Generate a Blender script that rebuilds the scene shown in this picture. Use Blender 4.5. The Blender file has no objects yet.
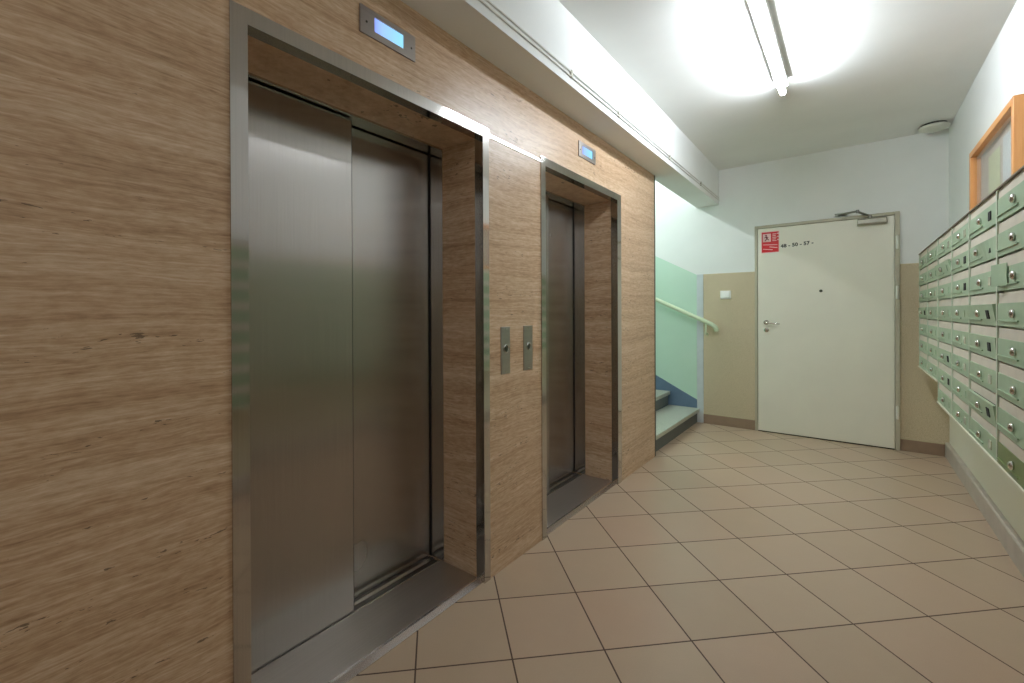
import bpy, bmesh, math, random
from mathutils import Vector, Matrix
random.seed(7)
SC = bpy.context.scene
COL = SC.collection

# ------------------------------------------------------------------ materials
def lin(c):
    return tuple(((v/255)/12.92 if v/255 <= .04045 else ((v/255+.055)/1.055)**2.4) for v in c) + (1.0,)

class NT:
    """small helper to wire shader nodes"""
    def __init__(self, name):
        self.m = bpy.data.materials.new(name); self.m.use_nodes = True
        self.t = self.m.node_tree; self.t.nodes.clear()
        self.out = self.n('ShaderNodeOutputMaterial')
        self.b = self.n('ShaderNodeBsdfPrincipled')
        self.l(self.b.outputs[0], self.out.inputs[0])
    def n(self, kind, **k):
        nd = self.t.nodes.new(kind)
        for a, v in k.items(): setattr(nd, a, v)
        return nd
    def l(self, a, b): self.t.links.new(a, b)
    def put(self, node, key, v):
        if hasattr(v, 'is_output') or isinstance(v, bpy.types.NodeSocket): self.l(v, node.inputs[key])
        else: node.inputs[key].default_value = v
    def math(self, op, a, b=0.0, c=0.0):
        nd = self.n('ShaderNodeMath', operation=op)
        self.put(nd, 0, a); self.put(nd, 1, b); self.put(nd, 2, c)
        return nd.outputs[0]
    def pos(self): return self.n('ShaderNodeNewGeometry').outputs['Position']
    def objco(self): return self.n('ShaderNodeTexCoord').outputs['Object']
    def sep(self, v):
        s = self.n('ShaderNodeSeparateXYZ'); self.l(v, s.inputs[0]); return s.outputs
    def comb(self, x, y, z):
        s = self.n('ShaderNodeCombineXYZ')
        for i, v in enumerate((x, y, z)): self.put(s, i, v)
        return s.outputs[0]
    def scale(self, v, s, off=(0, 0, 0)):
        m = self.n('ShaderNodeMapping'); self.l(v, m.inputs[0])
        m.inputs['Scale'].default_value = s; m.inputs['Location'].default_value = off
        return m.outputs[0]
    def noise(self, v, scale, detail=4, rough=.55, dist=0.0):
        nd = self.n('ShaderNodeTexNoise'); self.l(v, nd.inputs['Vector'])
        nd.inputs['Scale'].default_value = scale; nd.inputs['Detail'].default_value = detail
        nd.inputs['Roughness'].default_value = rough; nd.inputs['Distortion'].default_value = dist
        return nd.outputs['Fac']
    def ramp(self, f, stops):
        nd = self.n('ShaderNodeValToRGB'); self.l(f, nd.inputs[0])
        cr = nd.color_ramp
        while len(cr.elements) < len(stops): cr.elements.new(.5)
        for e, (p, c) in zip(cr.elements, stops):
            e.position = p; e.color = c if len(c) == 4 else lin(c)
        return nd.outputs[0]
    def mix(self, f, a, b, mode='MIX'):
        nd = self.n('ShaderNodeMix', data_type='RGBA', blend_type=mode)
        self.put(nd, 0, f); self.put(nd, 6, a); self.put(nd, 7, b)
        return nd.outputs[2]
    def bump(self, h, strength=.2, dist=.002):
        nd = self.n('ShaderNodeBump'); self.l(h, nd.inputs['Height'])
        nd.inputs['Strength'].default_value = strength; nd.inputs['Distance'].default_value = dist
        self.l(nd.outputs[0], self.b.inputs['Normal'])
    def set(self, **k):
        for a, v in k.items(): self.put(self.b, a.replace('_', ' '), v)
        return self

def plain(name, c, rough=.5, metal=0.0, vary=.06, nscale=9, spec=.5, bump=0.0):
    """painted / plastic surface with faint uneven tone"""
    t = NT(name)
    f = t.noise(t.objco(), nscale, 3)
    a = lin(c); lo = tuple(v*(1-vary) for v in a[:3])+(1,); hi = tuple(min(1, v*(1+vary)) for v in a[:3])+(1,)
    t.set(Base_Color=t.ramp(f, [(.3, lo), (.7, hi)]), Roughness=rough, Metallic=metal)
    t.b.inputs['Specular IOR Level'].default_value = spec
    if bump: t.bump(t.noise(t.objco(), 160, 2), bump, .001)
    return t.m

def wall_paint(name, upper, lower=None, zsplit=0.0, rough=.75):
    t = NT(name); p = t.pos()
    f = t.noise(p, 2.2, 4)
    u = lin(upper)
    col = t.ramp(f, [(.3, tuple(v*.965 for v in u[:3])+(1,)), (.7, tuple(min(1, v*1.02) for v in u[:3])+(1,))])
    if lower:
        z = t.sep(p)[2]
        col = t.mix(t.math('LESS_THAN', z, zsplit), col, lin(lower))
    t.set(Base_Color=col, Roughness=rough)
    t.bump(t.noise(p, 90, 3), .08, .002)
    return t.m

def travertine():
    t = NT('travertine'); p = t.pos()
    w = t.noise(t.scale(p, (.8, .8, 1.6)), 1.3, 3, .5)             # slow waviness of the bedding
    w2 = t.noise(t.scale(p, (5, 5, 14)), 1.6, 3, .6)
    s = t.sep(p)
    z2 = t.math('ADD', s[2], t.math('ADD', t.math('MULTIPLY', t.math('SUBTRACT', w, .5), .10), t.math('MULTIPLY', t.math('SUBTRACT', w2, .5), .012)))
    v = t.comb(s[0], s[1], z2)
    broad = t.noise(t.scale(v, (.7, .35, 6.5)), 1.6, 3, .6)
    bands = t.noise(t.scale(v, (1.4, .7, 26)), 1.7, 6, .7)
    fine = t.noise(t.scale(v, (6, 4.2, 110)), 1.8, 5, .65)
    mott = t.noise(t.scale(v, (18, 15, 62)), 1.6, 4, .65)
    f = t.math('ADD', t.math('ADD', t.math('MULTIPLY', bands, .25), t.math('MULTIPLY', broad, .22)), t.math('ADD', t.math('MULTIPLY', fine, .29), t.math('MULTIPLY', mott, .24)))
    for zc, wd, amt in ((1.497, .013, .075), (1.235, .009, .06), (.98, .016, .05), (1.78, .012, .05), (.52, .012, .05), (2.09, .010, .05)):
        q = t.math('DIVIDE', t.math('SUBTRACT', z2, zc), wd)
        g = t.math('POWER', 2.718, t.math('MULTIPLY', t.math('MULTIPLY', q, q), -1.0))
        f = t.math('SUBTRACT', f, t.math('MULTIPLY', t.math('MULTIPLY', g, amt), t.math('ADD', .35, mott)))
    col = t.ramp(f, [(.37, (138, 106, 79)), (.44, (174, 142, 111)), (.50, (194, 163, 132)), (.56, (208, 182, 154)), (.63, (226, 205, 180))])
    # pinkish cloudiness
    cl = t.noise(t.scale(p, (1, 1, 2)), 2.4, 3)
    col = t.mix(t.math('MULTIPLY', t.math('SUBTRACT', cl, .35), .4), col, lin((200, 163, 134)))
    # open pits, long along the bedding, clustered
    pit = t.noise(t.scale(v, (20, 15, 80)), 1.5, 3, .6)
    clus = t.noise(t.scale(v, (1.3, 1.1, 8)), 1.9, 2)
    th = t.math('MULTIPLY', t.math('GREATER_THAN', t.math('ADD', pit, t.math('MULTIPLY', clus, .62)), 1.03), .72)
    col = t.mix(th, col, lin((74, 56, 38)))
    t.set(Base_Color=col, Roughness=t.math('ADD', t.math('MULTIPLY', fine, .18), .24))
    t.b.inputs['Specular IOR Level'].default_value = .42
    t.bump(t.math('SUBTRACT', t.math('MULTIPLY', fine, .25), th), .16, .0015)
    return t.m

TILE, TX, TY, TTH = .32573, .35144, 1.2327, .79968
def floor_tiles():
    t = NT('floor_tiles'); p = t.pos(); s = t.sep(p)
    x = t.math('SUBTRACT', s[0], TX); y = t.math('SUBTRACT', s[1], TY)
    c, sn = math.cos(TTH)/TILE, math.sin(TTH)/TILE
    u = t.math('ADD', t.math('MULTIPLY', x, c), t.math('MULTIPLY', y, sn))
    v = t.math('SUBTRACT', t.math('MULTIPLY', y, c), t.math('MULTIPLY', x, sn))
    def edge(q):
        fr = t.math('FRACT', t.math('ADD', q, .5))
        return t.math('ABSOLUTE', t.math('SUBTRACT', fr, .5))
    d = t.math('MINIMUM', edge(u), edge(v))
    grout = t.math('LESS_THAN', d, .0088)
    wn = t.n('ShaderNodeTexWhiteNoise', noise_dimensions='2D')
    t.l(t.comb(t.math('FLOOR', u), t.math('FLOOR', v), 0), wn.inputs[0])
    tone = t.ramp(wn.outputs['Value'], [(0, (180, 157, 133)), (.35, (184, 161, 137)), (.7, (189, 166, 142)), (1, (188, 161, 138))])
    sp = t.noise(p, 260, 3, .6); cl = t.noise(p, 7, 3)
    tone = t.mix(t.math('MULTIPLY', t.math('SUBTRACT', sp, .35), .35), tone, lin((150, 125, 103)))
    tone = t.mix(t.math('MULTIPLY', t.math('SUBTRACT', cl, .4), .35), tone, lin((206, 184, 158)))
    t.set(Base_Color=t.mix(grout, tone, lin((84, 63, 50))),
          Roughness=t.math('ADD', t.math('MULTIPLY', grout, .4), t.math('ADD', t.math('MULTIPLY', cl, .12), .26)))
    t.b.inputs['Specular IOR Level'].default_value = .5
    t.bump(t.math('SUBTRACT', t.math('MULTIPLY', sp, .06), grout), .25, .0015)
    return t.m

def steel(name, c, rough, aniso=0.0, grain_axis=2, tangent=(0, 1, 0)):
    t = NT(name); p = t.pos()
    sc = [150, 150, 150]; sc[grain_axis] = 1.2
    g = t.noise(t.scale(p, tuple(sc)), 2.0, 3, .6)
    sm = t.noise(p, 2.5, 3)
    a = lin(c)
    t.set(Base_Color=t.ramp(g, [(.25, tuple(v*.93 for v in a[:3])+(1,)), (.75, tuple(min(1, v*1.06) for v in a[:3])+(1,))]),
          Metallic=1.0, Roughness=t.math('ADD', rough-.03, t.math('MULTIPLY', sm, .06)))
    if aniso:
        t.b.inputs['Anisotropic'].default_value = aniso
        cr = t.n('ShaderNodeVectorMath', operation='CROSS_PRODUCT')
        t.l(t.n('ShaderNodeNewGeometry').outputs['True Normal'], cr.inputs[0]); cr.inputs[1].default_value = (.02, .02, 1)
        t.l(cr.outputs[0], t.b.inputs['Tangent'])
    return t.m

def far_wall_paint():
    """white above, mint green oil paint beside the stairs with a slanted upper edge"""
    t = NT('far_wall_paint'); p = t.pos(); s = t.sep(p)
    line = t.math('ADD', t.math('MULTIPLY', t.math('ADD', s[0], .037), -.54), 1.575)
    mint = t.math('MULTIPLY', t.math('LESS_THAN', s[2], line), t.math('LESS_THAN', s[0], -.037))
    f = t.noise(p, 2.2, 4)
    white = t.ramp(f, [(.3, (234, 237, 234)), (.7, (240, 242, 240))])
    mc = t.ramp(t.noise(p, 3, 3), [(.3, (194, 222, 203)), (.7, (200, 226, 209))])
    t.set(Base_Color=t.mix(mint, white, mc), Roughness=t.math('SUBTRACT', .72, t.math('MULTIPLY', mint, .36)))
    t.bump(t.noise(p, 90, 3), .08, .002)
    return t.m

def stair_wall_paint():
    t = NT('stair_wall_paint'); p = t.pos(); s = t.sep(p)
    line = t.math('ADD', t.math('MULTIPLY', s[0], -.5), 1.5)
    mint = t.math('LESS_THAN', s[2], line)
    t.set(Base_Color=t.mix(mint, lin((218, 220, 216)), lin((196, 224, 206))), Roughness=.6)
    return t.m

def speckle(name, base, dark, light, rough=.6, scale=240, bump=.3):
    t = NT(name); p = t.pos()
    n = t.noise(p, scale, 2, .6); c = t.noise(p, 5, 3)
    col = t.ramp(n, [(.34, dark), (.47, base), (.55, base), (.68, light)])
    col = t.mix(t.math('MULTIPLY', t.math('SUBTRACT', c, .4), .4), col, lin(light))
    t.set(Base_Color=col, Roughness=rough); t.bump(n, bump, .001)
    return t.m

def wood(name, dark, light, axis=2):
    t = NT(name); p = t.objco(); sc = [28, 28, 28]; sc[axis] = 1.6
    n = t.noise(t.scale(p, tuple(sc)), 1.6, 5, .6, .4)
    t.set(Base_Color=t.ramp(n, [(.3, dark), (.7, light)]), Roughness=.38)
    t.bump(n, .08, .001)
    return t.m

def glow(name, c, strength, vary=True):
    t = NT(name)
    col = lin(c)
    t.set(Base_Color=col, Roughness=.4)
    t.b.inputs['Emission Color'].default_value = col
    t.b.inputs['Emission Strength'].default_value = strength
    return t.m

def lcd():
    t = NT('lcd_backlight'); s = t.sep(t.objco())
    f = t.math('ADD', t.math('MULTIPLY', s[1], 7.0), .5)
    col = t.ramp(f, [(0, (128, 140, 252)), (.3, (150, 186, 255)), (1, (140, 214, 255))])
    t.set(Base_Color=lin((40, 60, 90)), Roughness=.15)
    t.l(col, t.b.inputs['Emission Color']); t.b.inputs['Emission Strength'].default_value = 1.0
    return t.m

def glass():
    t = NT('clear_glass')
    t.set(Base_Color=(1, 1, 1, 1), Roughness=.02, IOR=1.45)
    t.b.inputs['Transmission Weight'].default_value = 1.0
    tr = t.n('ShaderNodeBsdfTransparent'); gl = t.n('ShaderNodeBsdfGlossy'); gl.inputs['Roughness'].default_value = .05
    fr = t.n('ShaderNodeFresnel'); bf = t.n('ShaderNodeNewGeometry').outputs['Backfacing']; t.l(t.math('SUBTRACT', 1.22, t.math('MULTIPLY', bf, 1.22-1/1.22)), fr.inputs[0])
    mx = t.n('ShaderNodeMixShader'); t.l(fr.outputs[0], mx.inputs[0]); t.l(tr.outputs[0], mx.inputs[1]); t.l(gl.outputs[0], mx.inputs[2])
    t.l(mx.outputs[0], t.out.inputs[0])
    return t.m

M = dict(
    stone=travertine(), floor=floor_tiles(), farwall=far_wall_paint(), stairwall=stair_wall_paint(),
    white=wall_paint('white_wall_paint', (238, 240, 238), (222, 219, 200), 1.5),
    ceil=wall_paint('white_ceiling_paint', (238, 239, 236)),
    beam=wall_paint('white_beam_paint', (236, 237, 235)),
    beige=speckle('beige_textured_plaster', (202, 187, 157), (166, 150, 122), (222, 208, 180)),
    skirt=plain('brown_skirting_tile', (150, 126, 106), .4, vary=.08),
    skirt_grey=plain('grey_brown_skirting', (182, 172, 160), .45, vary=.08),
    skirt_top=plain('cream_grout_line', (196, 184, 152), .7),
    corner=plain('pale_corner_strip', (206, 212, 216), .4),
    dark_trim=plain('dark_metal_angle', (70, 72, 60), .35, .7),
    blue=plain('slate_blue_oil_paint', (98, 118, 142), .45),
    door_steel=steel('brushed_door_steel', (174, 168, 163), .26, .96),
    frame_steel=steel('satin_frame_steel', (196, 191, 187), .085),
    sill_steel=steel('worn_sill_steel', (196, 189, 184), .40, 0, 1),
    track_steel=steel('dark_track_steel', (104, 100, 96), .4),
    arm_steel=steel('dark_arm_steel', (128, 126, 118), .4),
    strip_steel=steel('bright_strip_steel', (218, 212, 208), .26),
    plate_steel=steel('plate_steel', (176, 170, 167), .30, 0, 1),
    chrome=steel('chrome', (214, 212, 206), .12),
    alu=plain('silver_lacquer', (186, 182, 168), .38, .5),
    closer=plain('silver_brown_lacquer', (168, 164, 150), .35, .6),
    hinge=plain('white_hinge_enamel', (226, 226, 216), .4),
    dark=plain('black_shade_and_slots', (16, 15, 13), .8, vary=.2),  # black for painted shade in gaps and compartments, also dark name slots
    strip_black=plain('added_black_strip', (26, 25, 24), .7),  # black for the painted jamb shade and the added panel edge strip
    lcd=lcd(),
    tube=None,
    lampbody=plain('lamp_white_enamel', (222, 222, 218), .4),
    vent=plain('vent_cream_plastic', (216, 216, 204), .5),
    doorpaint=plain('off_white_door_paint', (238, 235, 220), .42, vary=.025, nscale=2.5),
    doorframe=plain('grey_beige_frame_paint', (186, 180, 160), .5),
    box_green=plain('pale_green_enamel', (160, 182, 152), .42, vary=.07, nscale=14),
    box_olive=plain('olive_green_enamel', (112, 128, 78), .42, vary=.08, nscale=14),
    box_case=plain('grey_green_casing_paint', (196, 204, 184), .5, vary=.06),
    box_flap=plain('pinkish_beige_flap', (214, 205, 190), .5, vary=.07, nscale=10),
    box_lip=plain('cream_metal_lip', (226, 221, 200), .45),
    box_top=plain('brown_edge_strip', (118, 104, 88), .5),
    label=plain('label_plastic', (196, 198, 176), .2),
    orange=wood('orange_pine', (208, 140, 80), (230, 170, 106)),
    orange_h=wood('orange_pine_rail', (208, 140, 80), (230, 170, 106), 1),
    cork=plain('pinkish_pinboard', (204, 190, 176), .8),
    paper_green=plain('yellow_green_paper', (216, 222, 178), .8, vary=.03),
    paper_white=plain('bluish_white_paper', (222, 228, 230), .8, vary=.03),
    glass=glass(),
    terrazzo=speckle('terrazzo', (178, 182, 168), (138, 142, 130), (206, 208, 196), .35, 200, .05),
    riser=plain('grey_blue_riser_paint', (92, 98, 98), .5),
    rail=plain('pale_mint_rail_plastic', (214, 226, 196), .35, vary=.03),
    switch=plain('white_switch_plastic', (246, 246, 242), .35, vary=.02),
    cable=plain('white_cable_sheath', (222, 220, 214), .5),
    red=plain('red_sticker', (206, 26, 34), .35, vary=.05),
    darkred=plain('dark_red_print', (120, 22, 24), .4),
    print_white=plain('white_print', (240, 206, 202), .4),
    ink=plain('black_marker_ink', (62, 64, 56), .6),
    backroom=wall_paint('plain_wall_paint', (226, 225, 218)),
)
M['tube'] = glow('lit_tube', (238, 247, 255), 115.0)
M['added_rear_tube'] = glow('lit_added_rear_tube', (236, 246, 255), 33.0)
M['added_stair_tube'] = glow('lit_added_stair_tube', (238, 248, 252), 105.0)

# ------------------------------------------------------------------ geometry helpers
class MB:
    def __init__(self): self.bm = bmesh.new()
    def box(self, x0, x1, y0, y1, z0, z1):
        a = [self.bm.verts.new((x, y, z)) for x in (x0, x1) for y in (y0, y1) for z in (z0, z1)]
        for f in ((0, 1, 3, 2), (4, 6, 7, 5), (0, 4, 5, 1), (2, 3, 7, 6), (0, 2, 6, 4), (1, 5, 7, 3)):
            self.bm.faces.new([a[i] for i in f])
        return self
    def prism(self, pts, axis, a, b):
        """closed polygon in the plane across `axis`, extruded from a to b"""
        def mk(p, t):
            q = list(p); q.insert(axis, t); return self.bm.verts.new(q)
        A = [mk(p, a) for p in pts]; B = [mk(p, b) for p in pts]
        self.bm.faces.new(A[::-1]); self.bm.faces.new(B)
        for i in range(len(pts)):
            j = (i+1) % len(pts); self.bm.faces.new([A[i], A[j], B[j], B[i]])
        return self
    def tube(self, path, r, seg=14, cap=True):
        path = [Vector(p) for p in path]; rings = []; ref = None
        for i, p in enumerate(path):
            d = (path[min(i+1, len(path)-1)] - path[max(i-1, 0)]).normalized()
            if ref is None: ref = Vector((0, 0, 1)) if abs(d.z) < .9 else Vector((0, 1, 0))
            n = (ref - d*ref.dot(d)).normalized(); ref = n; bb = d.cross(n)
            rr = r[i] if isinstance(r, (list, tuple)) else r
            rings.append([self.bm.verts.new(p + (n*math.cos(2*math.pi*k/seg) + bb*math.sin(2*math.pi*k/seg))*rr) for k in range(seg)])
        for A, B in zip(rings, rings[1:]):
            for k in range(seg): self.bm.faces.new([A[k], A[(k+1) % seg], B[(k+1) % seg], B[k]])
        if cap: self.bm.faces.new(rings[0][::-1]); self.bm.faces.new(rings[-1])
        return self
    def lathe(self, prof, origin=(0, 0, 0), axis=(0, 0, 1), seg=24):
        """profile of (radius, height) turned about the axis"""
        ax = Vector(axis).normalized(); n = ax.orthogonal().normalized(); b = ax.cross(n); o = Vector(origin)
        rings = []
        for r, h in prof:
            if r < 1e-6: rings.append([self.bm.verts.new(o + ax*h)])
            else: rings.append([self.bm.verts.new(o + ax*h + (n*math.cos(2*math.pi*k/seg) + b*math.sin(2*math.pi*k/seg))*r) for k in range(seg)])
        for A, B in zip(rings, rings[1:]):
            for k in range(seg):
                k2 = (k+1) % seg
                if len(A) == 1 and len(B) == 1: continue
                if len(A) == 1: self.bm.faces.new([A[0], B[k2], B[k]])
                elif len(B) == 1: self.bm.faces.new([A[k], A[k2], B[0]])
                else: self.bm.faces.new([A[k], A[k2], B[k2], B[k]])
        return self
    def mesh(self, name, mat, smooth=False):
        bmesh.ops.recalc_face_normals(self.bm, faces=self.bm.faces)
        me = bpy.data.meshes.new(name); self.bm.to_mesh(me); self.bm.free()
        me.materials.append(mat)
        if smooth:
            for p in me.polygons: p.use_smooth = True
            try: me.set_sharp_from_angle(angle=math.radians(35))
            except Exception: pass
        return me
    def build(self, name, mat, parent=None, bevel=0.0, smooth=False, loc=None):
        o = bpy.data.objects.new(name, self.mesh(name, mat, smooth or bevel > 0)); COL.objects.link(o)
        if parent: o.parent = parent
        if loc is not None: o.location = loc
        if bevel: add_bevel(o, bevel)
        return o

def add_bevel(o, w):
    b = o.modifiers.new('edge', 'BEVEL'); b.width = w; b.segments = 2; b.limit_method = 'ANGLE'; b.angle_limit = math.radians(40)

def thing(name, label, cat, loc=(0, 0, 0), group=None):
    o = bpy.data.objects.new(name, None); COL.objects.link(o); o.location = loc
    o.empty_display_size = .1
    return tag(o, label, cat, group)
def tag(o, label, cat, group=None):
    o['label'] = label; o['category'] = cat; o['kind'] = 'thing'
    if group: o['group'] = group
    return o
def struct(o, label=None, cat=None):
    o['kind'] = 'structure'
    if label: o['label'] = label
    if cat: o['category'] = cat
    return o

# ------------------------------------------------------------------ measured layout (metres; x from the stone wall, y down the lobby)
ZC = 2.651; ZS = 2.295; XB = .1777; XR = 1.8735; YF = 5.1355; YB = -2.6; YE = 3.71; ZSTAIR = 3.0; XST = -2.7
EL = [dict(o0=.487, o1=1.545, i0=.528, i1=1.507), dict(o0=1.974, o1=3.004, i0=2.013, i1=2.945)]
ZI, ZO, DEP = 1.950, 1.990, .245

# ------------------------------------------------------------------ room shell
struct(MB().box(XST-.1, XR+.12, YB-.1, YF+.12, -.12, 0).build('floor', M['floor']), 'beige ceramic floor tiles laid diagonally with dark grout', 'floor')
struct(MB().box(XB, XR+.12, YB-.1, YF+.12, ZC, ZC+.12).build('ceiling', M['ceil']), 'plain white painted lobby ceiling', 'ceiling')

w = MB()
edges = [YB, EL[0]['i0'], EL[0]['i1'], EL[1]['i0'], EL[1]['i1'], YE-.014]
for k in (0, 2, 4): w.box(-.50, 0, edges[k], edges[k+1], 0, ZS)
for e in EL: w.box(-DEP, 0, e['i0'], e['i1'], ZI, ZS)
for e in EL: w.box(-.50, -DEP, e['i0'], e['i1'], ZI+.03, ZS)
w.box(-.60, -.50, YB, YE-.014, 0, ZS)
struct(w.build('wall_left', M['stone']), 'travertine clad wall with two elevator openings', 'wall')
struct(MB().box(-.04, XB, YB-.1, YF, ZS, ZSTAIR).build('ceiling_beam', M['beam']), 'white ceiling beam running along the top of the travertine wall', 'beam')
struct(MB().box(XST-.1, XR+.12, YF, YF+.12, 0, ZSTAIR).build('wall_back', M['farwall']), 'far wall, white above and mint green beside the stairs', 'wall')
struct(MB().box(XR, XR+.12, YB-.1, YF, 0, ZC).build('wall_right', M['white']), 'white right wall with cream lower part', 'wall')
struct(MB().box(-.6, XR, YB-.1, YB, 0, ZC).build('wall_front', M['backroom']))
struct(MB().box(XST, -.006, YE-.014, YE, 0, ZS).box(XST, -.04, YE-.014, YE, ZS, ZSTAIR).build('wall_stairwell', M['stairwall']))
struct(MB().box(XST-.1, XST, YE-.014, YF, 0, ZSTAIR).build('wall_landing', M['stairwall']))
struct(MB().box(XST-.1, -.04, YE-.014, YF+.12, ZSTAIR, ZSTAIR+.1).build('ceiling_stairwell', M['ceil']))
struct(MB().prism([(.0015, YE-.022), (.0015, YE+.0015), (-.03, YE+.0015), (-.03, YE), (-.0, YE), (-.0, YE-.022)], 2, 0, ZS).build('trim_1', M['dark_trim']),
       'thin dark metal angle on the end corner of the travertine wall', 'trim')
# bright steel strip joining the two elevator surrounds
struct(MB().box(0, .004, EL[0]['o1'], EL[1]['o0'], 1.956, 1.973).build('trim_2', M['strip_steel'], bevel=.001),
       'bright steel strip linking the tops of the two elevator surrounds', 'trim')
# textured beige wainscot either side of the white door
struct(MB().box(.028, .508, YF-.010, YF, .108, 1.578).build('trim_3', M['beige'], bevel=.002), 'beige textured wall panel left of the white door', 'wall panel')
struct(MB().box(1.577, XR, YF-.010, YF, .108, 1.578).build('trim_4', M['beige'], bevel=.002), 'beige textured wall panel right of the white door', 'wall panel')
struct(MB().box(-.037, .028, YF-.014, YF, .0, 1.578).build('trim_5', M['corner'], bevel=.003), 'pale vertical strip between mint wall and beige panel', 'trim')
# baseboards
def skirt(name, boxes, mat, label):
    o = boxes[0].build(name, M[mat], bevel=.002); struct(o, label, 'baseboard')
    c = boxes[1].build('cap_line', M['skirt_top'], o); return o
skirt('baseboard_back', [MB().box(.028, .508, YF-.018, YF, 0, .098), MB().box(.028, .508, YF-.016, YF, .098, .109)], 'skirt', 'brown tile baseboard left of the white door')
skirt('baseboard_corner', [MB().box(1.577, XR-.026, YF-.018, YF, 0, .098), MB().box(1.577, XR-.026, YF-.016, YF, .098, .109)], 'skirt', 'brown tile baseboard right of the white door')
struct(MB().prism([(XR, 0), (XR, .116), (XR-.020, .116), (XR-.0257, .108), (XR-.0257, 0)], 1, YB, YF).build('baseboard_right', M['skirt_grey']), 'grey brown baseboard under the mailboxes', 'baseboard')

# ------------------------------------------------------------------ elevators
def elevator(e, label):
    o0, o1, i0, i1 = e['o0'], e['o1'], e['i0'], e['i1']
    t = thing('elevator', label, 'elevator', (0, (o0+o1)/2, 0), 'elevators in the travertine wall')
    y = -(o0+o1)/2
    def part(name, mb, mat, bevel=0.0, par=None):
        # geometry is written in room coordinates and moved into the thing's frame
        bmesh.ops.translate(mb.bm, verts=mb.bm.verts, vec=(0, y, 0))
        return mb.build(name, M[mat], par or t, bevel)
    # L-shaped steel surround: mitred face plates plus a return into the opening
    s = MB(); T = .005
    s.prism([(o0, 0), (i0, 0), (i0, ZI), (o0, ZO)], 0, 0, T)
    s.prism([(i1, 0), (o1, 0), (o1, ZO), (i1, ZI)], 0, 0, T)
    s.prism([(o0, ZO), (i0, ZI), (i1, ZI), (o1, ZO)], 0, 0, T)
    R = .003
    s.box(-.042, T, i0, i0+R, 0, ZI-R); s.box(-.042, T, i1-R, i1, 0, ZI-R); s.box(-.042, T, i0, i1, ZI-R, ZI)
    part('surround', s, 'frame_steel')
    # inner door frame
    f = MB()
    f.box(-.326, -DEP, i0, i0+.012, 0.012, ZI-.008); f.box(-.326, -DEP, i1-.002, i1, .012, ZI-.008)
    f.box(-.375, -DEP, i0, i1, ZI-.008, ZI+.03)
    part('inner_frame', f, 'frame_steel')
    mid = i0 + (i1-i0)*.515
    a = MB().box(-.300, -.270, i0+.014, mid, .016, ZI-.014)
    p1 = part('door_panel', a, 'door_steel')
    part('anti_glint_strip', MB().box(-.2995, -.2705, mid, mid+.0025, .018, ZI-.016), 'strip_black', 0, p1)  # added strip, stops a stray light patch on the far panel
    b = MB().box(-.362, -.334, mid-.06, i1-.010, .016, ZI-.014)
    p2 = part('door_panel', b, 'door_steel')
    part('jamb_shade', MB().box(-.366, -.326, i1-.005, i1, .012, ZI-.008), 'strip_black')  # black strip paints the shade in the corner past the jamb
    th = MB().prism([(-.262, 0), (-.262, .012), (-.040, .012), (-.040, 0)], 1, i0+.002, i1-.002)
    tp = part('threshold', th, 'sill_steel', .0015)
    n = MB().prism([(-.040, 0), (-.040, .0125), (-.030, .0125), (-.006, .003), (-.006, 0)], 1, i0-.000, i1+.0)
    part('nosing_strip', n, 'strip_steel', 0, tp)
    tr = MB().box(-.375, -.262, i0+.012, i1-.010, .0, .006)
    tk = part('door_track', tr, 'track_steel')
    rr = MB()
    for x0, x1 in ((-.270, -.262), (-.318, -.298), (-.330, -.326)): rr.box(x0, x1, i0+.012, i1-.010, .006, .0125)
    part('track_rib', rr, 'strip_steel', 0, tk)
    return t
elevator(EL[0], 'near steel elevator doors in the wide opening closest to the camera')
elevator(EL[1], 'farther steel elevator doors, beside the staircase end of the travertine wall')

def display(y0, y1, s0, s1, label, cr):
    yc = (y0+y1)/2; z0, z1 = 2.102, 2.192; zc = (z0+z1)/2
    t = thing('floor_display', label, 'display', (0, yc, zc), 'floor displays above the elevators')
    pl = MB(); h = .0055
    a, b = y0-yc, y1-yc; c, d = s0-yc, s1-yc; u0, u1 = -.022, .027
    pl.box(-.0005, h, a, c, z0-zc, z1-zc).box(0, h, d, b, z0-zc, z1-zc).box(0, h, c, d, z0-zc, u0).box(0, h, c, d, u1, z1-zc)
    pl.build('face_plate', M['plate_steel'], t)
    MB().box(.0, .002, c, d, u0, u1).build('screen', M['lcd'], t)
    for yy in ((a+c)/2-.004, (b+d)/2+.008):
        MB().lathe([(0.0038, 0), (.0038, .0012), (0, .0016)], (h, yy, -.004), (1, 0, 0), 12).build('screw', M['dark_trim'], t)
    return t
display(.882, 1.118, .938, 1.064, 'lit blue floor display above the near elevator', 0)
display(2.388, 2.606, 2.432, 2.568, 'lit blue floor display above the farther elevator', 0)

def call_plate(y0, y1, label):
    yc = (y0+y1)/2; zc = 1.006
    t = thing('call_button_plate', label, 'button panel', (0, yc, zc), 'call button plates between the elevators')
    w = (y1-y0)/2
    MB().box(-.0005, .004, -w, w, -.109, .109).build('face_plate', M['plate_steel'], t, .0008)
    b = MB().lathe([(.019, 0), (.019, .004), (.0165, .0055), (.015, .0035)], (.004, 0, .008), (1, 0, 0), 28).build('button_ring', M['chrome'], t, smooth=True)
    MB().lathe([(.0148, 0), (.0148, .003), (.011, .0046), (0, .005)], (.004, 0, .008), (1, 0, 0), 28).build('push_button', M['dark_trim'], t, smooth=True)
    for zz in (-.098, .098):
        MB().lathe([(.0035, 0), (.0035, .001), (0, .0015)], (.004, 0, zz), (1, 0, 0), 12).build('screw', M['chrome'], t)
call_plate(1.631, 1.699, 'narrow steel call button plate nearer to the near elevator')
call_plate(1.813, 1.888, 'narrow steel call button plate beside the farther elevator surround')

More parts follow.
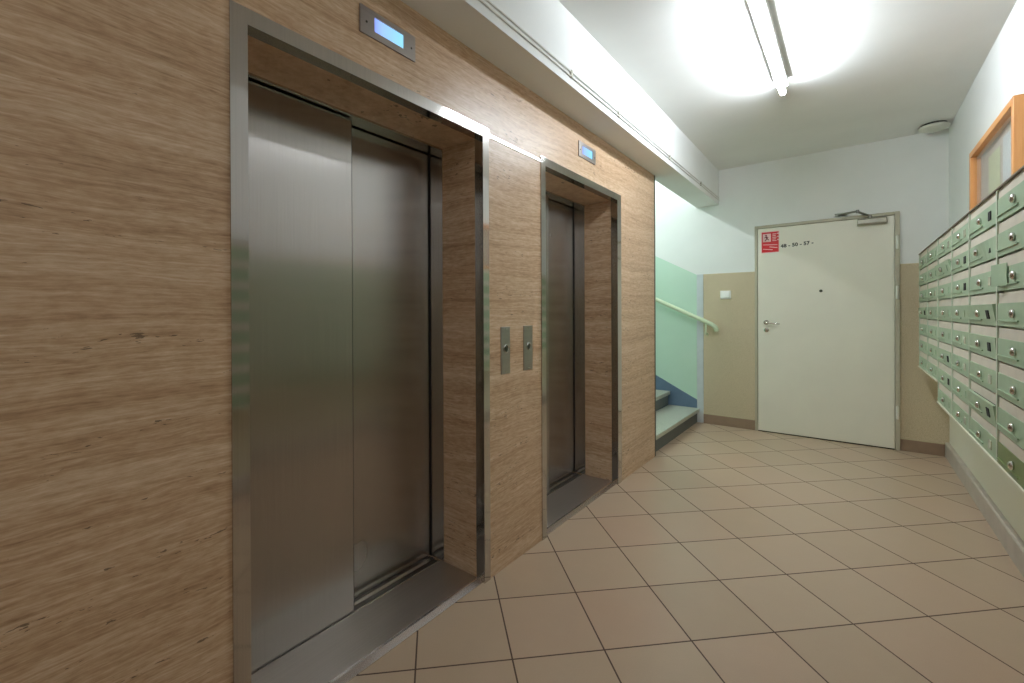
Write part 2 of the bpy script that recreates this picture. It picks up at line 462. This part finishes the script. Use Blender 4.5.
# ------------------------------------------------------------------ cables clipped along the beam
cb = thing('cable_run', 'thin white cables clipped along the lower face of the white beam', 'cable', (XB, 1.4, 2.35))
rnd = random.Random(3)
for zz in (2.338, 2.3605):
    path = []
    for k in range(41):
        y = -2.55 + (YF-.01+2.55)*k/40
        path.append((.0045, y-1.4, zz-2.35 + rnd.uniform(-.0009, .0009)))
    MB().tube(path, .0042, 10).build('cable', M['cable'], cb, smooth=True)
for yy in (-1.6, -.5, .55, 1.25, 1.972, 2.545, 3.5, 4.4):
    MB().box(0, .011, yy-1.4-.008, yy-1.4+.008, -.019, .018).build('mounting_clip', M['alu'], cb, .002)

# ------------------------------------------------------------------ ceiling tube lamp
def tube_lamp(name, label, x, y0, y1, zc, mat):
    t = thing(name, label, 'lamp', (x, (y0+y1)/2, zc)); L = (y1-y0)/2
    MB().prism([(-.033, 0), (-.033, -.044), (-.028, -.048), (.028, -.048), (.033, -.044), (.033, 0)], 1, -L, L-.06).build('housing', M['lampbody'], t)
    for s in (-1, 1):
        e = L-.03 if s > 0 else -L
        MB().box(-.013, .013, e-.010, e+.012, -.092, -.036).build('socket', M['lampbody'], t, .003)
    MB().tube([(0, -L+.012, -.074), (0, L-.03-.010, -.074)], .0165, 20).build('tube', mat, t, smooth=True)
    return t
tube_lamp('ceiling_lamp', 'bare fluorescent tube lamp fixed to the white ceiling', .916, 2.20, 3.44, ZC, M['tube'])
tube_lamp('ceiling_lamp', 'unseen tube lamp added behind the camera to brighten the near lobby', .916, -2.2, -.68, ZC, M['added_rear_tube'])  # added lamp out of view, brightens the near stone and floor
tube_lamp('added_stair_lamp', 'unseen tube lamp added on the stairwell ceiling to light the stairs', -.95, 3.85, 5.0, ZSTAIR, M['added_stair_tube'])  # added out of view to supply the brightness of the stairwell

# ceiling vent
v = thing('ceiling_vent', 'round cream vent disc on the ceiling near the far corner', 'vent', (1.768, 4.95, ZC))
MB().lathe([(.076, 0), (.076, -.017), (0, -.017)], seg=36).build('gap_shade', M['dark'], v)  # black core paints the shadow between disc and ceiling
MB().lathe([(0, -.014), (.086, -.014), (.0915, -.018), (.0905, -.032), (.070, -.043), (.035, -.046), (0, -.047)], seg=44).build('disc', M['vent'], v, smooth=True)

# ------------------------------------------------------------------ white far door
d = bpy.data.objects.new('door_1', None); COL.objects.link(d); d.location = (1.04, YF, 0)
struct(d, 'plain off white door with closer in the far wall', 'door')
def dp(name, mb, mat, bevel=0.0, par=None, smooth=False):
    bmesh.ops.translate(mb.bm, verts=mb.bm.verts, vec=(-1.04, -YF, 0))
    return mb.build(name, M[mat], par or d, bevel, smooth)
fx0, lx0, lx1, fx1, ltop, ftop = .508, .531, 1.543, 1.577, 1.992, 2.022
dp('door_frame', MB().box(fx0, lx0, YF-.034, YF, 0, ftop).box(lx1+.003, fx1, YF-.034, YF, 0, ftop).box(lx0, lx1+.003, YF-.034, YF, ltop+.004, ftop), 'doorframe', .0025)
dp('door_leaf', MB().box(lx0+.003, lx1, YF-.030, YF-.002, .010, ltop), 'doorpaint', .003)
dp('bottom_gap_shade', MB().box(lx0+.003, lx1, YF-.020, YF, .0, .010), 'dark')  # black strip paints the shade under the leaf
# lever handle, cylinder, peephole
yl = YF-.030
h = dp('handle', MB().lathe([(.024, 0), (.024, .006), (.020, .009), (.0, .009)], (.606, yl, 1.075), (0, -1, 0), 24)
       .tube([(.606, yl-.008, 1.075), (.606, yl-.040, 1.075), (.612, yl-.050, 1.0745), (.63, yl-.054, 1.073), (.70, yl-.054, 1.064), (.722, yl-.052, 1.062)],
             [.009, .009, .009, .0088, .0078, .006], 12), 'chrome', smooth=True)
dp('lock_rosette', MB().lathe([(.022, 0), (.022, .005), (.011, .008), (.011, .013), (0, .013)], (.606, yl, 1.000), (0, -1, 0), 24), 'chrome', smooth=True)
dp('peephole', MB().lathe([(.013, 0), (.013, .003), (.008, .005), (0, .003)], (1.038, yl, 1.367), (0, -1, 0), 20), 'dark_trim', smooth=True)
for zz in (1.76, 1.335, .32):
    dp('hinge', MB().lathe([(.009, -.055), (.009, .055), (.004, .060)], (1.560, YF-.043, zz), (0, 0, 1), 14).box(1.550, 1.570, YF-.037, YF-.034, zz-.05, zz+.05), 'hinge', smooth=True)
cl = dp('door_closer', MB().prism([(YF-.030, 1.930), (YF-.030, 1.985), (YF-.062, 1.985), (YF-.076, 1.975), (YF-.076, 1.938), (YF-.066, 1.930)], 0, 1.298, 1.492), 'closer', .004)
dp('closer_arm', MB().lathe([(.014, 0), (.014, .022), (.008, .026)], (1.385, YF-.052, 1.985), (0, 0, 1), 16)
   .tube([(1.385, YF-.052, 2.004), (1.30, YF-.115, 2.040)], .009, 10)
   .lathe([(.011, -.012), (.011, .014), (0, .016)], (1.30, YF-.115, 2.043), (0, 0, 1), 14)
   .tube([(1.30, YF-.115, 2.046), (1.20, YF-.045, 2.048), (1.165, YF-.024, 2.048)], .0085, 10)
   .box(1.140, 1.225, YF-.026, YF, 2.038, 2.060), 'arm_steel', 0, cl)

# red sticker and the hand-written line on the door
sg = thing('fire_sign', 'small red sticker with white pictogram at upper left of the white door', 'sign', (.640, yl, 1.855))
MB().box(-.076, .076, -.0012, 0, -.104, .104).build('sticker_border', M['print_white'], sg)
MB().box(-.070, .070, -.0018, -.0012, -.098, .098).build('red_field', M['red'], sg)
MB().box(-.062, .006, -.0024, -.0018, .004, .082).build('pictogram_field', M['print_white'], sg)
pic = MB()   # running figure and flames
pic.lathe([(.0, 0), (.008, 0), (.008, .0005), (0, .0005)], (-.034, -.0024, .066), (0, -1, 0), 14)
def stroke(mb, a, b, wd, y0, y1):
    a = Vector(a); b = Vector(b); n = (b-a).normalized(); n = Vector((-n.y, n.x))*wd/2
    pts = [a+n, b+n, b-n, a-n]
    mb.prism([(p.x, p.y) for p in pts], 1, y0, y1)
for a, b, wd in (((-.034, .056), (-.026, .034), .013), ((-.026, .036), (-.010, .020), .008), ((-.027, .034), (-.044, .014), .008), ((-.034, .054), (-.014, .046), .006), ((-.034, .054), (-.050, .044), .006)):
    stroke(pic, a, b, wd, -.0029, -.0024)
pic.build('pictogram_figure', M['darkred'], sg)
tx = MB()
for k in range(5): tx.box(.018, .052 - (k % 2)*.006, -.0024, -.0018, .072-k*.016, .079-k*.016)
for k in range(3): tx.box(.057, .070, -.0024, -.0018, .074-k*.030, .084-k*.030)
stroke(tx, (-.060, -.022), (.060, -.030), .006, -.0024, -.0018)
stroke(tx, (-.006, -.046), (.060, -.058), .007, -.0024, -.0018)
stroke(tx, (-.060, -.064), (.020, -.076), .006, -.0024, -.0018)
tx.build('white_print', M['print_white'], sg)
cu = bpy.data.curves.new('handwritten_note', 'FONT'); cu.body = '48 - 50 - 57 -'; cu.size = .045; cu.extrude = .0004; cu.offset = .0019; cu.space_character = 1.05
cu.materials.append(M['ink'])
nt = bpy.data.objects.new('handwritten_note', cu); COL.objects.link(nt)
nt.matrix_world = Matrix.Translation((.728, yl-.0006, 1.792)) @ Matrix.Rotation(math.radians(-2.5)*-1, 4, 'Y').inverted() @ Matrix.Rotation(math.radians(90), 4, 'X')
me = bpy.data.meshes.new_from_object(nt); mw0 = nt.matrix_world.copy(); bpy.data.objects.remove(nt)
me.name = 'handwritten_note'; nt = bpy.data.objects.new('handwritten_note', me); COL.objects.link(nt); nt.matrix_world = mw0
tag(nt, 'line of small black handwritten numbers on the white door beside the red sticker', 'writing')

# wall switch
sw = thing('wall_switch', 'small white switch on the beige panel left of the white door', 'switch', (.243, YF-.010, 1.354))
MB().box(-.050, .050, -.010, 0, -.042, .042).build('back_box', M['switch'], sw, .004)
MB().prism([(-.010, -.028), (-.010, .028), (-.014, .028), (-.019, -.028)], 0, -.032, .032).build('rocker', M['switch'], sw, .0015)

# ------------------------------------------------------------------ staircase
RISE, RUN = .152, .302; NX = -.012; Y0, Y1 = YE+.003, YF-.014
st = thing('staircase', 'terrazzo stairs rising left between the travertine wall and the mint wall', 'stairs', (NX, (Y0+Y1)/2, 0))
ym = (Y0+Y1)/2
for k in range(8):
    x1 = NX - k*RUN; z = RISE*(k+1)
    MB().prism([(x1-.024, z-RISE), (x1-.024, z-.038), (x1-.024-RUN, z-.038), (x1-.024-RUN, z-RISE)], 1, Y0-ym, Y1-ym).build('riser', M['riser'], st, loc=(-NX, 0, 0))
    MB().box(x1-RUN-.02, x1, Y0-ym, Y1-ym, z-.038, z).build('tread', M['terrazzo'], st, .004, loc=(-NX, 0, 0))
# painted stringer band on the mint wall, rising with the stairs
sl = RISE/RUN
pts = [(-.016, .0), (-.016, .226)]
n = 8
pts.append((XST+.2, .226 + (-.016-(XST+.2))*.522))
pts.append((XST+.2, 0))
struct(MB().prism(pts, 1, YF-.012, YF).build('trim_6', M['blue']), 'slate blue painted band rising along the stairs', 'trim')

# handrail
hr = thing('handrail', 'pale mint handrail on the far wall above the stairs', 'handrail', (.07, YF, 1.07))
def hp(p): return (p[0]-.07, p[1]-YF, p[2]-1.07)
yr = YF-.075; msl = -.472
path = [hp((x, yr, 1.325 + (x+.46)*msl)) for x in (-2.2, -1.5, -.9, -.46, -.1, .05, .118)]
path += [hp((.143, yr+.001, 1.034)), hp((.160, yr+.002, 1.018)), hp((.168, yr+.003, .998)), hp((.168, yr+.004, .978))]
MB().tube(path, [.022]*(len(path)-2)+[.022, .019], 16).build('rail', M['rail'], hr, smooth=True)
for bx in (.066, -1.2):
    zt = 1.325 + (bx+.46)*msl
    MB().tube([hp((bx, yr, zt-.012)), hp((bx, yr, zt-.105)), hp((bx, yr+.006, zt-.124)), hp((bx, yr+.022, zt-.132)), hp((bx, YF-.008, zt-.132))], .011, 12) \
        .lathe([(.016, 0), (.016, .005), (.012, .008)], hp((bx, YF-.010, zt-.132)), (0, -1, 0), 18).build('bracket', M['rail'], hr, smooth=True)

# ------------------------------------------------------------------ mailboxes
XM = 1.255+.425; ZT = 1.632; ROW = .1281
FACE = XM                     # front plane of the casing frame
DH, DW = .0825, .462          # door height and width
def knob_mesh():
    return MB().lathe([(.0135, 0), (.0152, .003), (.0150, .006), (.0125, .0100), (.0080, .0128), (0, .0138)], (0, 0, 0), (-1, 0, 0), 20).mesh('knob', M['chrome'], True)
def door_mesh(mat, w, bent=False):
    b = MB()
    # plate, with a raised hinge bead along the lower far half
    if bent:   # upper edge bowed away from the casing in the middle
        n = 10
        prof = []
        for k in range(n+1):
            y = -w/2 + w*k/n
            prof.append((y, -.013*math.sin(math.pi*k/n)**2))
        bm = b.bm
        lo = [bm.verts.new((-.010, y, 0)) for y, o in prof]; hi = [bm.verts.new((-.010+o, y, DH - abs(o)*.5)) for y, o in prof]
        lo2 = [bm.verts.new((0, y, 0)) for y, o in prof]; hi2 = [bm.verts.new((o, y, DH - abs(o)*.5)) for y, o in prof]
        for i in range(n):
            bm.faces.new([lo[i], lo[i+1], hi[i+1], hi[i]]); bm.faces.new([lo2[i+1], lo2[i], hi2[i], hi2[i+1]])
            bm.faces.new([hi[i], hi[i+1], hi2[i+1], hi2[i]]); bm.faces.new([lo[i+1], lo[i], lo2[i], lo2[i+1]])
        bm.faces.new([lo[0], hi[0], hi2[0], lo2[0]]); bm.faces.new([lo[n], lo2[n], hi2[n], hi[n]])
    else:
        b.box(-.010, 0, -w/2, w/2, 0, DH)
    b.box(-.0145, -.010, w/2-.27, w/2-.004, .018, .0235)
    return b.mesh('door', M[mat], False)
def label_mesh(mat):
    return MB().box(-.0125, -.010, -.022, .022, -.017, .017).mesh('name_holder', M[mat])
KNOB = knob_mesh()
DOORS = {}
def get_door(mat, w, bent):
    k = (mat, round(w, 3), bent)
    if k not in DOORS: DOORS[k] = door_mesh(mat, w, bent)
    return DOORS[k]
LAB = {m: label_mesh(m) for m in ('dark', 'label', 'box_green')}
FLAP = {}
def mailbank(cols, rows, label, special, dark_labels, light_labels):
    """cols: y edges from far to near"""
    yf_, yn = cols[0], cols[-1]; zb = ZT - rows*ROW
    yc = (yf_+yn)/2
    t = thing('mailbox_bank', label, 'mailboxes', (XR, yc, zb), 'wall mounted banks of mailboxes')
    off = Vector((-XR, -yc, -zb))
    def pt(mb): bmesh.ops.translate(mb.bm, verts=mb.bm.verts, vec=off); return mb
    c = MB()
    c.box(FACE+.018, XR-.012, yn+.002, yf_-.002, zb+.002, ZT-.002)
    for k, y in enumerate(cols):
        wv = .009
        a = y-wv if k < len(cols)-1 or True else y
        lo, hi = max(y-wv, yn+.0015), min(y+wv, yf_-.0015)
        c.box(FACE, FACE+.018, lo, hi, zb+.008, ZT-.004)
    cas = pt(c).build('casing', M['box_case'], t)
    pt(MB().box(XR-.012, XR, yn+.03, yf_-.03, zb+.05, zb+.09)).build('wall_mount', M['alu'], t)
    pt(MB().box(XR-.012, XR, yn+.03, yf_-.03, ZT-.10, ZT-.06)).build('wall_mount', M['alu'], t)
    pt(MB().box(FACE-.003, XR-.012, yn+.0015, yf_-.0015, ZT-.004, ZT+.001)).build('top_strip', M['box_top'], t)
    pt(MB().box(FACE-.005, FACE+.020, yn+.0015, yf_-.0015, zb-.003, zb+.006)).build('bottom_lip', M['box_lip'], t)
    for ci in range(len(cols)-1):
        ya, yb = cols[ci], cols[ci+1]; wdt = (ya-yb) - .020; ym_ = (ya+yb)/2
        for r in range(rows):
            ztop = ZT - r*ROW - .004; z0 = ZT - (r+1)*ROW + .004
            sp = special.get((ci, r), {})
            # letter flap over each door, slightly set back
            key = round(wdt, 3)
            if key not in FLAP:
                FLAP[key] = MB().prism([(.000, 0), (.000, .0385), (-.012, .0385), (-.0130, .0)], 1, -wdt/2, wdt/2).mesh('letter_flap', M['box_flap'])
            fo = bpy.data.objects.new('letter_flap', FLAP[key]); COL.objects.link(fo); fo.parent = t
            fo.location = Vector((FACE+.0175, ym_, ztop-.0382)) + off
            do = bpy.data.objects.new('door', get_door(sp.get('mat', 'box_green'), wdt, sp.get('bent', False))); COL.objects.link(do); do.parent = t
            do.location = Vector((FACE+.0115, ym_, z0)) + off
            do.rotation_euler = (math.radians(sp.get('skew', 0)), math.radians(-sp.get('ajar', 0)), math.radians(sp.get('twist', 0)))
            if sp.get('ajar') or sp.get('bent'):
                pt(MB().box(FACE+.0150, FACE+.0176, ym_-wdt/2, ym_+wdt/2, z0+.004, z0+DH+.004)).build('compartment_shade', M['dark'], t)  # black sheet stands for the shade inside the opened box
            if sp.get('mat'): do['label'] = 'olive green mailbox door, darker than the others'
            elif sp.get('ajar'): do['label'] = 'mailbox door hanging ajar at its top edge'
            kn = bpy.data.objects.new('knob', KNOB); COL.objects.link(kn); kn.parent = do
            kn.location = (-.0175 if sp.get('bent') else -.010, wdt/2 - wdt*(.47+rnd.uniform(-.035, .03)), DH*.56)
            lm = 'dark' if (ci, r) in dark_labels else ('label' if (ci, r) in light_labels else 'box_green')
            lo_ = bpy.data.objects.new('name_holder', LAB[lm]); COL.objects.link(lo_); lo_.parent = do
            lo_.location = (0, wdt/2 - wdt*.80, DH*.52)
            if sp.get('tab'):
                # bent tin tab swung out at the far end of the door
                q = MB(); zz0, zz1 = .016, .094
                bm = q.bm; P0 = (-.013, wdt/2-.150); P1 = (-.030, wdt/2-.030)
                q.prism([P0, P1, (P1[0]-.002, P1[1]-.001), (P0[0]-.002, P0[1]-.001)], 2, zz0, zz1)
                o = q.build('bent_tab', M['box_green'], do); o['label'] = 'thin tin tab bent outwards'
    return t
mailbank([4.945, 4.450, 3.957], 7, 'short seven row bank of green mailboxes nearest the far white door',
         {(1, 3): {}, (0, 3): dict(ajar=5)}, {(0, 3)}, {(0, 0), (1, 2)})
mailbank([3.955, 3.451, 2.993], 8, 'middle eight row bank of green mailboxes, beyond the edge of the wooden notice board',
         {(0, 1): dict(ajar=11), (1, 3): dict(ajar=5), (0, 5): dict(ajar=3)}, {(1, 1), (1, 2), (0, 5), (0, 6)}, {(1, 0), (0, 0), (1, 4), (1, 5), (1, 7)})
mailbank([2.991, 2.488, 1.998], 8, 'eight row bank of mailboxes with an olive door at its bottom, below the notice board',
         {(0, 1): dict(bent=True), (0, 3): dict(ajar=8), (0, 6): dict(ajar=7), (0, 4): dict(ajar=3), (1, 7): dict(mat='box_olive'), (1, 2): dict(tab=True)},
         {(0, 0), (0, 1), (0, 3), (0, 4), (0, 6)}, {(0, 2), (0, 5), (0, 7)})

mailbank([1.996, 1.495, .995], 8, 'eight row bank of mailboxes seen only as a reflection in the steel doors',
         {(0, 2): dict(ajar=4)}, {(0, 1), (1, 4), (1, 6)}, {(0, 4), (1, 1)})

# ------------------------------------------------------------------ notice board
bx, by0, by1, bz0, bz1 = 1.815, 2.985, 3.930, 1.645, 2.128
nb = thing('notice_board', 'orange wooden framed glazed notice board above the mailboxes', 'notice board', (XR, (by0+by1)/2, bz0))
bo = Vector((-XR, -(by0+by1)/2, -bz0))
def bp(name, mb, mat, bevel=0.0):
    bmesh.ops.translate(mb.bm, verts=mb.bm.verts, vec=bo); return mb.build(name, M[mat], nb, bevel)
FW = .034
bp('backing', MB().box(XR-.014, XR, by0+.01, by1-.01, bz0+.01, bz1-.01), 'cork')
bp('stile', MB().box(bx, XR, by0, by0+FW, bz0, bz1), 'orange', .003)
bp('stile', MB().box(bx, XR, by1-FW, by1, bz0, bz1), 'orange', .003)
bp('rail', MB().box(bx, XR, by0+FW, by1-FW, bz1-FW, bz1), 'orange_h', .003)
bp('rail', MB().box(bx, XR, by0+FW, by1-FW, bz0, bz0+FW), 'orange_h', .003)
bp('glass_pane', MB().box(bx+.014, bx+.018, by0+FW-.004, by1-FW+.004, bz0+FW-.004, bz1-FW+.004), 'glass')
def paper(name, y0, y1, z0, z1, mat, label):
    o = MB().box(XR-.0155, XR-.0145, -(y1-y0)/2, (y1-y0)/2, -(z1-z0)/2, (z1-z0)/2)
    bmesh.ops.translate(o.bm, verts=o.bm.verts, vec=(-XR+.015, 0, 0))
    ob = o.build(name, M[mat], loc=(XR-.015, (y0+y1)/2, (z0+z1)/2)); tag(ob, label, 'paper', 'papers in the notice board')
paper('paper_notice', 3.455, 3.70, 1.70, 2.035, 'paper_green', 'yellow green paper notice behind the notice board glass')
paper('paper_notice', 3.08, 3.40, 1.70, 2.055, 'paper_white', 'bluish white paper notice behind the notice board glass')

# ------------------------------------------------------------------ world, camera, colour
wd = bpy.data.worlds.new('world'); SC.world = wd; wd.use_nodes = True
wd.node_tree.nodes['Background'].inputs[0].default_value = (.02, .02, .02, 1)
cam = bpy.data.cameras.new('camera'); co = bpy.data.objects.new('camera', cam); COL.objects.link(co)
F, CX, CY, PSI, PIT, ROLL = 449.718, 492.985, 314.012, .672588, .0028517, -.0043795
cam.sensor_width = 36.0; cam.sensor_fit = 'HORIZONTAL'; cam.lens = F*36/1024
cam.shift_x = (512-CX)/1024; cam.shift_y = -(341.5-CY)/1024; cam.clip_start = .02
R0 = Vector((math.cos(PSI), math.sin(PSI), 0))
Fw = Vector((-math.sin(PSI)*math.cos(PIT), math.cos(PSI)*math.cos(PIT), -math.sin(PIT)))
U0 = R0.cross(Fw)
Rr = R0*math.cos(ROLL) + U0*math.sin(ROLL); Uu = U0*math.cos(ROLL) - R0*math.sin(ROLL)
mw = Matrix(((Rr.x, Uu.x, -Fw.x, 1.25506), (Rr.y, Uu.y, -Fw.y, 0), (Rr.z, Uu.z, -Fw.z, 1.18), (0, 0, 0, 1)))
co.matrix_world = mw
SC.camera = co
SC.view_settings.view_transform = 'Standard'; SC.view_settings.look = 'None'
SC.view_settings.exposure = 0.34; SC.view_settings.gamma = 1.0; SC.view_settings.use_curve_mapping = False
cy = SC.cycles
cy.use_denoising = True; cy.max_bounces = 12; cy.diffuse_bounces = 8; cy.glossy_bounces = 6; cy.sample_clamp_indirect = 3.0
cy.caustics_reflective = True; cy.use_light_tree = True
